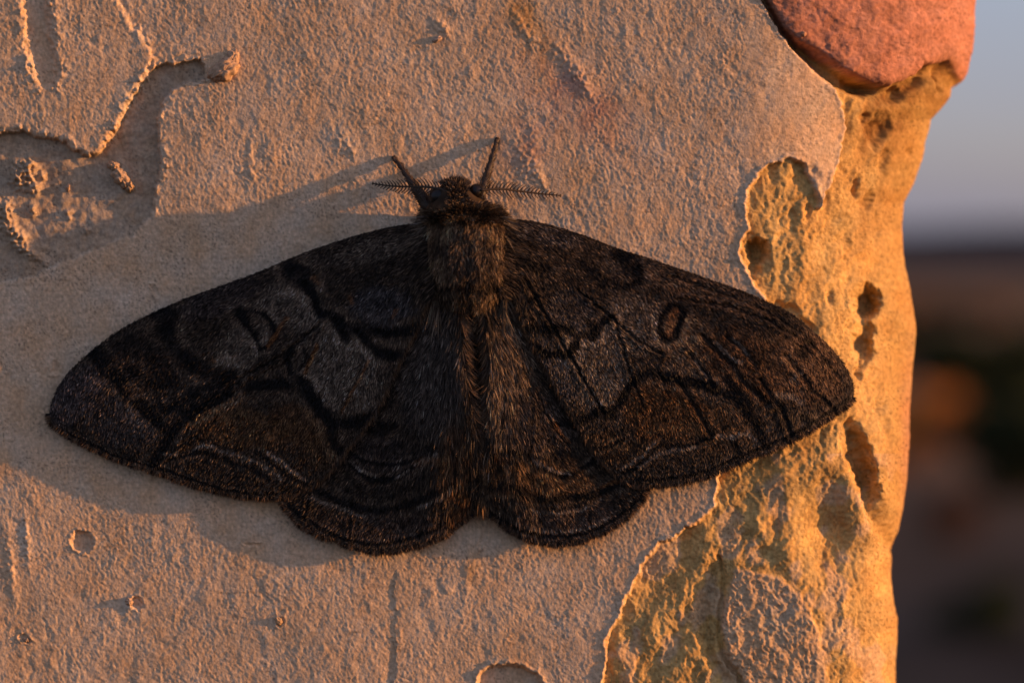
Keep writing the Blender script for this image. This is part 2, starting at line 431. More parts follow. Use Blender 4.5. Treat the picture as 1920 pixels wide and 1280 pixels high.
    skin = np.array([0.68, 0.495, 0.325]); skin2 = np.array([0.60, 0.415, 0.25]); ochre = np.array([0.55, 0.345, 0.115]); red = np.array([0.46, 0.21, 0.135])
    deep = np.array([0.40, 0.30, 0.20]); brown = np.array([0.19, 0.10, 0.05])
    n1 = fbm(x / 130, y / 130, 201, 3)[..., None]; n2 = fbm(x / 35, y / 45, 202, 3)[..., None]
    A[:] = skin + (skin2 - skin) * np.clip(0.45 + 0.9 * n1, 0, 1)
    pink = np.exp(-oval(x, y, 1085, 190, 120, 60, 40) ** 2) + 0.7 * np.exp(-oval(x, y, 985, 270, 45, 60, 10) ** 2)
    pink = np.clip(pink * (0.75 + 0.9 * n2[..., 0]), 0, 1)[..., None]
    A += (np.array([0.46, 0.235, 0.17]) - A) * pink * 0.75
    oc = np.exp(-oval(x, y, 985, 40, 34, 80, -25) ** 2) * 1.0 + 0.8 * np.exp(-oval(x, y, 885, 1075, 16, 40, 0) ** 2)
    oc = np.clip(oc * (0.75 + 1.1 * n2[..., 0]), 0, 1)[..., None]
    A += (np.array([0.45, 0.25, 0.09]) - A) * oc * 0.8
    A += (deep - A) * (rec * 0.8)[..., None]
    A += (ochre * (1 + 0.5 * n2) - A) * under_only[..., None] * 0.92
    # patches of skin left on the flank
    ps = sstep(0.05, 0.25, fbm(x / 70, y / 90, 207, 3)) * under_only * (y > 850)
    A += (skin2 - A) * (0.7 * ps)[..., None]
    A += (skin2 - A) * (pl * 0.85)[..., None]
    A += (red * (1 + 0.35 * n2) - A) * (block * sstep(-400, 0, x - 1500))[..., None]
    A += (np.array([0.40, 0.235, 0.075]) - A) * (under_only * sstep(1640, 1700, x) * .8)[..., None]  # rusty rim tone, also darkened to offset the strong sun there
    edge_red = sstep(1685, 1712, x) * np.exp(-((y - 830) / 150) ** 2) * 0.6
    A += (red * .85 - A) * edge_red[..., None]
    # iron stains under the block
    st = np.clip(np.exp(-oval(x, y, 1655, 240, 46, 60, 15) ** 2) + np.exp(-oval(x, y, 1700, 178, 50, 22, -25) ** 2) + .8 * np.exp(-oval(x, y, 1772, 155, 22, 55, 8) ** 2) + .5 * np.exp(-oval(x, y, 1640, 400, 40, 80, 10) ** 2), 0, 1)
    st = np.clip(st * (0.8 + 1.6 * n2[..., 0]), 0, 1)
    A += (np.array([0.20, 0.095, 0.03]) - A) * (st * 0.9)[..., None]
    spk = sstep(0.42, 0.62, perlin(x / 6, y / 7, 231)) * 0.35 * (0.4 + under_only)
    A *= (1 - 0.5 * spk)[..., None]
    A *= (1 + 0.20 * perlin(x / 5, y / 8, 241) + .16 * fbm(x / 22, y / 30, 251, 3))[..., None]
    A *= (1 - .34 * sstep(.28, .5, perlin(x / 4.3, y / 4.6, 271)) * (.35 + sstep(-.2, .4, fbm(x / 60, y / 60, 272, 2))))[..., None]
    A *= (1 - .18 * sstep(.2, .5, fbm(x / 14, y / 10, 273, 3)))[..., None]
    hue = np.clip(.9 * fbm(x / 55, y / 75, 261, 3), -.5, .5)[..., None]
    A *= 1 + hue * np.array([.06, -.10, -.28])
    return h, np.clip(A, 0.02, 0.8), hole

def profile(t, y):
    """depth share of the rounded flank: an even curve above, a flatter face with a tighter corner below"""
    w = sstep(640, 880, y)
    return (1 - w) * (1 - np.sqrt(np.maximum(0, 1 - t * t))) + w * (1 - np.maximum(0, 1 - t ** 3.6) ** (1 / 3.6))

def rock_base(x, y):
    """depth (px, positive = behind the plane) of the smooth rock body at a photo position"""
    t = np.clip((x - XC) / (np.interp(y, xs_y, xs_x) - XC), 0, 0.999)
    return DEP * profile(t, y)
XC, DEP = 1395.0, 290.0

def build_rock():
    ys = np.r_[-np.geomspace(5600, 64, 34), np.arange(-56, 1338, 1.95), 1338 + np.geomspace(8, 20350, 40)]
    ys = np.unique(ys)
    xf = np.r_[-np.geomspace(4200, 64, 26), np.arange(-56, XC, 1.95)]
    ph = np.r_[np.linspace(0, R(62), 124, endpoint=False)[1:], np.linspace(R(62), R(90), 66)]
    kb = np.geomspace(6, 6500, 34)
    nf, npz, nk = len(xf), len(ph), len(kb)
    nr = len(ys)
    Y = np.repeat(ys[:, None], nf + npz + nk, 1)
    xs = np.interp(ys, xs_y, xs_x)
    wander = 90 * fbm(ys / 700, ys * 0 + .3, 301, 2) * (sstep(0, 900, np.abs(ys - 640) - 900))
    xs = xs + wander + np.maximum(0, ys - 2500) * 0.06
    a = (xs - XC)[:, None]
    X = np.empty_like(Y); D = np.empty_like(Y); NX = np.zeros_like(Y); NH = np.ones_like(Y)
    X[:, :nf] = xf[None]; D[:, :nf] = 0
    sp = np.sin(ph)[None]; cp = np.cos(ph)[None]
    X[:, nf:nf + npz] = XC + a * sp; D[:, nf:nf + npz] = DEP * profile(np.repeat(sp, nr, 0), Y[:, nf:nf + npz])
    n1 = np.gradient(D[:, nf:nf + npz], axis=1) + 1e-6; n2 = np.maximum(np.gradient(X[:, nf:nf + npz], axis=1), 1e-3); nn = np.sqrt(n1 ** 2 + n2 ** 2)
    NX[:, nf:nf + npz] = n1 / nn; NH[:, nf:nf + npz] = n2 / nn
    X[:, nf + npz:] = xs[:, None] - 0.10 * kb[None]; D[:, nf + npz:] = DEP + kb[None]
    NX[:, nf + npz:] = 1; NH[:, nf + npz:] = 0
    # round the far left edge and the top back
    lf = np.clip((-2600 - X) / 1600, 0, 1); D += 2600 * (1 - np.sqrt(1 - lf * lf * .98)) * (X < -2600)
    tp = np.clip((-3600 - Y) / 2000, 0, 1); D[:, :nf + npz] += (2400 * (1 - np.sqrt(1 - tp * tp * .97)))[:, :nf + npz]
    u = X.copy(); u[:, nf + npz:] = xs[:, None] + kb[None]
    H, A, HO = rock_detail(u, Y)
    edge = np.ones_like(Y); edge[:, nf:nf + npz] = 1 - 0.55 * sstep(R(40), R(85), ph)[None]; edge[:, nf + npz:] = 0.45
    H = H * edge
    # larger relief away from the photographed patch
    far = sstep(200, 2500, np.maximum(np.abs(X - 900) - 900, np.abs(Y - 640) - 700))
    H = H + far * 220 * fbm(X / 1500, Y / 1500, 401, 3)
    Xd = X + NX * H; Dd = D - NH * H - HO
    persp = np.minimum(Dd, DEP + 40)
    W = to_world(Xd, Y, -Dd, -persp)
    # drop any foot below ground
    V = W.reshape(-1, 3); nc = nf + npz + nk
    F = [grid_faces(nr, nc, 0, True, False)]
    # caps
    c0 = V.reshape(nr, nc, 3)[0].mean(0); c1 = V.reshape(nr, nc, 3)[-1].mean(0)
    n0 = len(V); V = np.vstack([V, c0[None] + [0, 0, 0.02], c1[None]])
    j = np.arange(nc)
    F.append(np.stack([np.full(nc, n0), (j + 1) % nc, j], -1))
    b = (nr - 1) * nc
    F.append(np.stack([np.full(nc, n0 + 1), b + j, b + (j + 1) % nc], -1))
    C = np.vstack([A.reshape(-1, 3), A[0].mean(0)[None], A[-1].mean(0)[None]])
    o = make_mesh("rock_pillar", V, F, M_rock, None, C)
    tag(o, "weathered tan sandstone pillar with flaking skin and pitted ochre right flank", "rock")
    # table of heights for placing things on it
    return o, (ys, xf, (H - D)[:, :nf])

rock, RT = build_rock()

def rock_h(x, y):
    """height of the finished rock surface in front of the plane at a photo position"""
    x = np.atleast_1d(np.asarray(x, float)); y = np.atleast_1d(np.asarray(y, float))
    h, _, ho = rock_detail(x.copy(), y.copy())
    h = h + ho
    return h - rock_base(x, y)

# loose grains stuck to the face: lumpy meshes sitting in the surface
def crumb(cx, cy, rx, ry, rh, turn, seed, colr, sub=0.0):
    nu, nv = 36, 22
    th = np.linspace(0, 2 * np.pi, nu, endpoint=False); fi = np.linspace(0.0, np.pi, nv)
    T, F = np.meshgrid(th, fi)
    ux = np.sin(F) * np.cos(T); uy = np.sin(F) * np.sin(T); uz = np.cos(F)
    r = 1 + 0.45 * fbm(ux * 2.3 + seed, uy * 2.3 + uz * 1.7, seed, 3) + 0.10 * perlin(ux * 8 + seed, uy * 8 + uz * 5, seed + 3)
    a = R(turn)
    px = rx * ux * r; py = ry * uy * r
    x = cx + px * math.cos(a) - py * math.sin(a); y = cy + px * math.sin(a) + py * math.cos(a)
    base = rock_h([cx], [cy])[0]
    h = base + sub + rh * uz * r
    cc = np.array(colr) * (1 + 0.3 * perlin(ux * 5 + seed, uy * 5 + uz * 4, seed + 9))[..., None]
    make_mesh("crumb", to_world(x, y, h).reshape(-1, 3), [grid_faces(nv, nu, 0, True, True)], M_rock, rock, cc.reshape(-1, 3))
for c in [(420, 132, 30, 19, 16, -32, 3, (.47, .31, .19)), (404, 140, 16, 12, 12, 20, 5, (.47, .31, .19)), (436, 112, 12, 18, 9, 10, 6, (.47, .31, .19)),
          (228, 334, 24, 13, 18, 50, 8, (.47, .32, .2)), (213, 312, 12, 10, 14, 20, 9, (.46, .31, .19)), (243, 350, 9, 11, 15, 0, 10, (.46, .3, .17)),
          (242, 1128, 9, 7, 9, 80, 12, (.48, .33, .22)), (522, 1163, 9, 7, 8, 50, 13, (.46, .31, .18)), (49, 1199, 7, 5, 7, 10, 14, (.46, .31, .2)),
          (1507, 64, 5, 5, 5, 0, 15, (.46, .25, .15)), (128, 352, 4, 8, 8, 15, 16, (.46, .31, .2)), (820, 74, 5, 10, 6, 60, 17, (.46, .32, .22))]:
    crumb(*c)

# ------------------------------------------------------------------ moth
moth = bpy.data.objects.new("moth", None)
col.objects.link(moth)
moth.location = to_world(880, 640, 0)[()]
bpy.context.view_layer.update()
tag(moth, "dark brown furry moth with spread patterned wings clinging to the sandstone", "moth")

AX_Y = [330, 420, 560, 700, 830, 960]; AX_X = [852, 872, 880, 889, 899, 906]
def axis_x(y): return np.interp(y, AX_Y, AX_X)

BY = [337, 341, 348, 358, 368, 378, 386, 394, 402, 415, 435, 460, 490, 520, 545, 565, 590, 620, 660, 700, 740, 780, 820, 860, 900, 930, 948]
BX = [853, 853, 853, 854, 856, 858, 862, 866, 869, 871, 873, 875, 877, 878, 879, 880, 882, 884, 886, 889, 892, 896, 899, 901, 904, 905, 906]
BW = [2, 14, 27, 35, 42, 50, 60, 69, 76, 80, 82, 82, 80, 76, 69, 61, 54, 46, 38, 31, 25, 20, 16, 13, 10, 6, 2]
BC = [70, 70, 70, 70, 70, 71, 72, 74, 76, 78, 80, 80, 79, 76, 72, 65, 58, 52, 46, 41, 37, 34, 31, 29, 28, 27, 26]
BHh = [2, 12, 24, 33, 40, 47, 54, 61, 66, 71, 75, 76, 74, 68, 60, 50, 42, 36, 31, 27, 23, 20, 17, 14, 10, 6, 2]

def body_surface(t, th):
    """t index 0..1 along body, th angle (pi/2 = top)"""
    yk = np.interp(t, np.linspace(0, 1, 400), np.interp(np.linspace(0, 1, 400), np.linspace(0, 1, 400), np.linspace(BY[0], BY[-1], 400)))
    w = np.interp(yk, BY, BW); c = np.interp(yk, BY, BC); hh = np.interp(yk, BY, BHh); cx = np.interp(yk, BY, BX)
    crease = 1 - 0.09 * np.exp(-((yk - 533) / 9) ** 2)
    crease = crease * (1 - .09 * np.exp(-((th - np.pi / 2) / .16) ** 2) * sstep(425, 480, yk) * (1 - sstep(640, 700, yk)))
    seg = 1 + 0.02 * np.sin((yk - 560) / 36 * 2 * np.pi) * (yk > 560)
    x = cx + w * np.cos(th) * crease * seg
    h = c + hh * np.sin(th) * crease * seg
    return x, yk, h

def fur_col(x, y):
    """albedo of the body fur"""
    d = np.abs(x - axis_x(y))
    n = fbm(x / 22, y / 30, 501, 3)
    c = np.array([0.082, 0.050, 0.026])[None] * np.exp(2.2 * n)[:, None]
    head = np.exp(-((y - 350) / 26) ** 2) * (d < 60); c += (np.array([0.10, 0.07, 0.048]) - c) * (head * .75)[:, None]
    band = np.exp(-((y - 534 - 4 * np.sin(x / 14)) / 8) ** 2) * (d < 55); c *= (1 - .85 * band)[:, None]
    mid = np.exp(-(d / 7) ** 2) * sstep(440, 520, y); c *= (1 - .8 * mid)[:, None]
    coll = np.exp(-((y - 396 - d * .16) / 6) ** 2); c *= (1 - .8 * coll)[:, None]
    c *= (1 - .35 * sstep(555, 620, y))[:, None]
    midthor = np.exp(-oval(x, y, 878, 480, 50, 45, 0) ** 2); c += (np.array([0.055, 0.042, 0.033]) - c) * (midthor * .6)[:, None]
    return np.clip(c, 0.003, 0.4)

def make_hair(name, P, Dv, L, W, C0, C1, parent, nrm, bend=0.3, mat=None):
    """blades: P roots, Dv directions, in px space"""
    N = len(P)
    Dv = Dv / (np.linalg.norm(Dv, axis=1)[:, None] + 1e-9)
    side = np.cross(Dv, nrm + 0.6 * rng.normal(size=(N, 3)))
    side /= np.linalg.norm(side, axis=1)[:, None] + 1e-9
    W = W[:, None] * 0.5; L = L[:, None]
    mid = P + Dv * L * 0.55
    D2 = Dv - nrm * bend * (0.5 + rng.random((N, 1)))
    D2 /= np.linalg.norm(D2, axis=1)[:, None]
    tip = mid + D2 * L * 0.45
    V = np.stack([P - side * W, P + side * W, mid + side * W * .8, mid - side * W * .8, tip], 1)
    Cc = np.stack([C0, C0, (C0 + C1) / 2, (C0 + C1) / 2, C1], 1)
    b = np.arange(N)[:, None] * 5
    V = V.reshape(-1, 3)
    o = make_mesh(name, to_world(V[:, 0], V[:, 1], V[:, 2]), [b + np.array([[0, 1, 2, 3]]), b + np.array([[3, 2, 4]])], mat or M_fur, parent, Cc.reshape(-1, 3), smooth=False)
    o["kind"] = "stuff"
    return o

def build_body():
    nt, na = 150, 56
    T, TH = np.meshgrid(np.linspace(0, 1, nt), np.linspace(0, 2 * np.pi, na, endpoint=False), indexing='ij')
    x, y, h = body_surface(T, TH)
    h = np.maximum(h, rock_h(x.ravel(), y.ravel()).reshape(x.shape) * 0 + 1.0)
    cc = fur_col(x.ravel(), y.ravel()) * 0.5
    body = make_mesh("body", to_world(x, y, h).reshape(-1, 3), [grid_faces(nt, na, 0, True)], M_body, moth, cc)
    # fur
    N = 22000
    t = rng.random(N) ** 0.8; th = rng.random(N) * np.pi * 1.1 - 0.05 * np.pi
    t = np.where(rng.random(N) < 0.62, 0.08 + 0.32 * rng.random(N), rng.random(N))
    x, y, h = body_surface(t, th)
    nx = np.cos(th); nh = np.sin(th)
    nrm = np.stack([nx, 0 * nx, nh], 1)
    swirl = 1.5 * fbm(x / 26, y / 26, 511, 2)
    D = np.stack([nx * 0.35 + 0.45 * swirl, 0.85 + 0 * x, nh * 0.42], 1)
    hd = (y < 384)[:, None]
    D = np.where(hd, np.stack([nx * 0.8 + 0.2 * rng.normal(size=N), -0.75 + (y - 337) / 50, nh * 0.6], 1), D)
    cl = ((y >= 384) & (y < 400))[:, None]
    D = np.where(cl, np.stack([nx * 0.8, -0.35 + 0.3 * rng.random(N), nh * 0.55], 1), D)
    rid = ((y >= 398) & (y < 418))[:, None]
    D = np.where(rid, np.stack([nx * 0.8, 0.05 + 0.7 * rng.random(N) - .3, nh * 0.9], 1), D)
    D += 0.16 * rng.normal(size=(N, 3))
    L = np.where(y < 384, 12, np.where(y < 400, 15, np.where(y < 570, 17, 15))) * (0.6 + 0.7 * rng.random(N))
    side = np.abs(np.cos(th)) > .8
    L = L * np.where(side & (y > 400), 0.75, 1)
    Wd = 1.2 + .8 * rng.random(N)
    c = fur_col(x, y) * np.exp(rng.normal(0, 0.55, N))[:, None]
    ok = (np.hypot(x - 819, y - 369) > 25) & (np.hypot(x - 894, y - 360) > 22) & ~((np.abs(x - 819) < 22) & (y < 394) & (y > 355) & (h > 60))
    x, y, h, D, L, Wd, c, nrm = x[ok], y[ok], h[ok], D[ok], L[ok], Wd[ok], c[ok], nrm[ok]
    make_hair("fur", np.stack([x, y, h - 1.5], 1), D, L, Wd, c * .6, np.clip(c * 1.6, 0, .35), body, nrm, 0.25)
    N = 2600
    t = 0.078 * rng.random(N) ** .7; th = rng.random(N) * np.pi
    x, y, h = body_surface(t, th)
    nx = np.cos(th); nh = np.sin(th); nrm = np.stack([nx, -.4 + 0 * nx, nh], 1)
    D = np.stack([nx * .7, -.8 + (y - 337) / 45, nh * .5], 1) + .2 * rng.normal(size=(N, 3))
    c = np.array([0.105, 0.072, 0.05])[None] * np.exp(rng.normal(-.2, .45, N))[:, None]
    ok = (np.hypot(x - 819, y - 369) > 24) & (np.hypot(x - 894, y - 360) > 20)
    x, y, h, D, c, nrm = x[ok], y[ok], h[ok], D[ok], c[ok], nrm[ok]; N = len(x)
    make_hair("head_fur", np.stack([x, y, h - 1], 1), D, 9 + 7 * rng.random(N), 1.2 + .7 * rng.random(N), c * .5, np.clip(c * 1.4, 0, .3), body, nrm, .2)
    # long side tufts over the wing roots
    for sgn in (-1, 1):
        N = 1500
        yy = 405 + 175 * rng.random(N); xx = axis_x(yy) + sgn * (66 + 12 * rng.random(N)) * np.interp(yy, [405, 450, 580], [.9, 1, .86])
        hh = 96 + 26 * rng.random(N) - 0.10 * (yy - 405)
        f = (yy - 405) / 175
        D = np.stack([sgn * (0.75 - 0.75 * f), 0.25 + 0.95 * f, -0.28 + 0 * f], 1) + 0.16 * rng.normal(size=(N, 3))
        L = (34 + 26 * rng.random(N)) * (0.75 + .5 * f)
        c = np.array([0.12, 0.088, 0.06])[None] * np.exp(rng.normal(-.2, .55, N))[:, None]
        make_hair("side_tuft", np.stack([xx, yy, hh], 1), D, L, 1.2 + .7 * rng.random(N), c * .6, np.clip(c * 1.4, 0, .3), body, np.tile([0, 0, 1.], (N, 1)), 0.2)
    # tail tuft
    N = 420
    yy = 880 + 60 * rng.random(N); xx = axis_x(yy) + rng.normal(0, 6, N)
    D = np.stack([rng.normal(0.0, .16, N), 1 + 0 * xx, rng.normal(-.1, .12, N)], 1)
    c = np.array([0.13, 0.075, 0.038])[None] * np.exp(rng.normal(-.3, .5, N))[:, None]
    make_hair("tail_tuft", np.stack([xx, yy, 34 + 8 * rng.random(N)], 1), D, 20 + 22 * rng.random(N), 1.4 + .8 * rng.random(N), c * .6, c * 1.3, body, np.tile([0, 0, 1.], (N, 1)), .2)
    # eyes
    for ex, ey, eh, er in ((821, 369, 80, 17), (893, 359, 80, 14)):
        T, F = np.meshgrid(np.linspace(0, 2 * np.pi, 32, endpoint=False), np.linspace(0, np.pi, 20))
        V = np.stack([ex + er * np.sin(F) * np.cos(T), ey + er * 1.05 * np.sin(F) * np.sin(T), eh + er * np.cos(F)], -1).reshape(-1, 3)
        make_mesh("eye", to_world(V[:, 0], V[:, 1], V[:, 2]), [grid_faces(20, 32, 0, True, True)], M_eye, body)
    return body
body = build_body()

def build_antenna(pts):
    p = smooth_curve(pts, 46)
    s = np.linspace(0, 1, 46)
    V, F = tube(p, 2.3 * (1 - .65 * s) + .3, 8)
    c = np.tile([0.05, 0.033, 0.02], (len(V), 1))
    a = make_mesh("antenna", to_world(V[:, 0], V[:, 1], V[:, 2]), F, M_leg, moth, c)
    d = np.gradient(p, axis=0); d /= np.linalg.norm(d, axis=1)[:, None]
    Vs, Fs, n = [], [], 0
    for k in range(2, 45, 2):
        f = k / 45
        for sg in (-1, 1):
            ln = (19 * math.sin(math.pi * min(1, 0.22 + 0.78 * f)) ** 0.8 * (1 - .45 * f) + 2.5) * random.uniform(.8, 1.1)
            pr = np.array([-d[k][1], d[k][0], 0]) * sg
            e = pr * .9 + d[k] * 0.5 + np.array([0, 0, random.uniform(.05, .35)])
            e /= np.linalg.norm(e)
            q = np.stack([p[k], p[k] + e * ln * .5, p[k] + e * ln + d[k] * ln * .22])
            V, F = tube(q, [1.3, 1.1, 0.7], 5, n)
            Vs.append(V); Fs += F; n += len(V)
    V = np.vstack(Vs)
    f3 = np.concatenate([f for f in Fs if f.shape[1] == 3]); f4 = np.concatenate([f for f in Fs if f.shape[1] == 4])
    o = make_mesh("comb", to_world(V[:, 0], V[:, 1], V[:, 2]), [f4, f3], M_leg, a, np.tile([0.045, 0.03, 0.02], (len(V), 1)))
    o["kind"] = "stuff"
build_antenna([(836, 357, 92), (805, 351, 84), (770, 350, 74), (735, 349, 66), (697, 344, 58)])
build_antenna([(902, 357, 92), (935, 354, 84), (970, 358, 74), (1010, 363, 66), (1053, 367, 60)])

def build_leg(pts, rad):
    h_tip = rock_h([pts[-1][0]], [pts[-1][1]])[0]
    h_cl = rock_h([pts[-2][0]], [pts[-2][1]])[0]
    pts = [list(q) for q in pts]
    pts[-1][2] = h_tip + 1.5
    p = smooth_curve(pts, 40)
    s = np.linspace(0, 1, 40)
    r = np.interp(s, np.linspace(0, 1, len(rad)), rad)
    for k in (.55, .68, .79, .89):                       # joints of the foot
        r = r * (1 - .28 * np.exp(-((s - k) / .016) ** 2)) + .9 * np.exp(-((s - k + .03) / .02) ** 2)
    V, F = tube(p, r, 12)
    n = perlin(V[:, 0] / 5, V[:, 1] / 5, 77)
    c = np.array([0.05, 0.032, 0.02])[None] * (1 + .6 * n)[:, None]
    lg = make_mesh("leg", to_world(V[:, 0], V[:, 1], V[:, 2]), F, M_leg, moth, np.clip(c, .004, 1))
    N = 520
    i = (rng.random(N) ** 1.3 * 39).astype(int); th = rng.random(N) * 2 * np.pi
    d = np.gradient(p, axis=0); d /= np.linalg.norm(d, axis=1)[:, None]
    a = np.cross(d, [0.13, .21, .97]); a /= np.linalg.norm(a, axis=1)[:, None]; b = np.cross(d, a)
    o = a[i] * np.cos(th)[:, None] + b[i] * np.sin(th)[:, None]
    P = p[i] + o * r[i][:, None] * .95
    L = np.interp(i / 39, [0, .45, .6, 1], [16, 12, 5, 4]) * (.6 + .6 * rng.random(N))
    cc = np.array([0.075, 0.05, 0.032])[None] * np.exp(rng.normal(0, .5, N))[:, None]
    make_hair("leg_bristle", P, d[i] * .8 + o * .5, L, .9 + .7 * rng.random(N), cc * .6, cc * 1.3, lg, o, .1)
build_leg([(880, 400, 52), (898, 372, 50), (908, 345, 40), (917, 315, 25), (925, 288, 13), (933, 259, 3)], [11, 10, 9, 6.5, 5, 4.2])
build_leg([(830, 415, 52), (806, 392, 52), (786, 362, 44), (768, 336, 28), (753, 314, 14), (737, 294, 3)], [13, 13, 11, 7, 5, 4.2])

# ---- wings: outlines traced in photo pixels
FW_L = dict(lead=[(812, 418), (770, 420), (720, 428), (650, 447), (560, 478), (480, 512), (411, 537), (349, 559), (292, 584), (236, 612), (189, 644), (152, 675), (127, 700), (108, 728), (96, 756), (92, 776)],
            out=[(92, 776), (98, 793), (125, 812), (160, 832), (215, 857), (280, 878), (340, 900), (400, 917), (450, 927), (500, 931), (548, 926)],
            inner=[(815, 555), (798, 572), (776, 620), (753, 665), (731, 710), (712, 752), (685, 795), (658, 830), (628, 868), (593, 903), (548, 926)])
HW_L = dict(lead=[(808, 548), (750, 640), (660, 760), (580, 860), (522, 928)],
            out=[(522, 928), (539, 954), (563, 981), (593, 1000), (628, 1010), (664, 1023), (711, 1033), (747, 1030), (794, 1017), (830, 1003), (854, 985), (881, 963), (903, 948)],
            inner=[(862, 560), (866, 620), (872, 690), (882, 750), (896, 820), (902, 888), (903, 948)])
FW_R = dict(lead=[(930, 414), (962, 411), (1000, 415), (1040, 424), (1100, 443), (1159, 466), (1206, 481), (1271, 503), (1340, 527), (1396, 547), (1440, 566), (1484, 588), (1521, 617), (1552, 646), (1577, 674), (1593, 702), (1601, 727), (1599, 746)],
            out=[(1599, 746), (1584, 761), (1565, 774), (1521, 802), (1484, 824), (1440, 843), (1396, 860), (1330, 889), (1280, 902), (1246, 906), (1205, 908), (1176, 904)],
            inner=[(935, 550), (965, 560), (975, 595), (993, 630), (1015, 668), (1034, 704), (1055, 745), (1078, 782), (1100, 820), (1130, 862), (1176, 904)])
HW_R = dict(lead=[(950, 548), (1000, 640), (1070, 750), (1140, 850), (1214, 915)],
            out=[(1214, 915), (1196, 943), (1175, 966), (1145, 988), (1112, 1002), (1085, 1013), (1050, 1017), (1020, 1016), (990, 1008), (961, 994), (931, 971), (906, 948)],
            inner=[(902, 560), (912, 620), (918, 690), (916, 760), (911, 830), (908, 890), (906, 948)])

def cr(ox, oy, k, pts): return [(ox + a / k, oy + b / k) for a, b in pts]
A2 = lambda p: cr(80, 400, 3.2, p)
A3 = lambda p: cr(400, 400, 3.2, p)
A4 = lambda p: cr(480, 680, 3.368, p)
A5 = lambda p: cr(860, 680, 3.368, p)
A6 = lambda p: cr(940, 400, 3.2, p)
A7 = lambda p: cr(1240, 480, 3.2, p)
B4 = lambda p: cr(0, 640, 2.0, p)

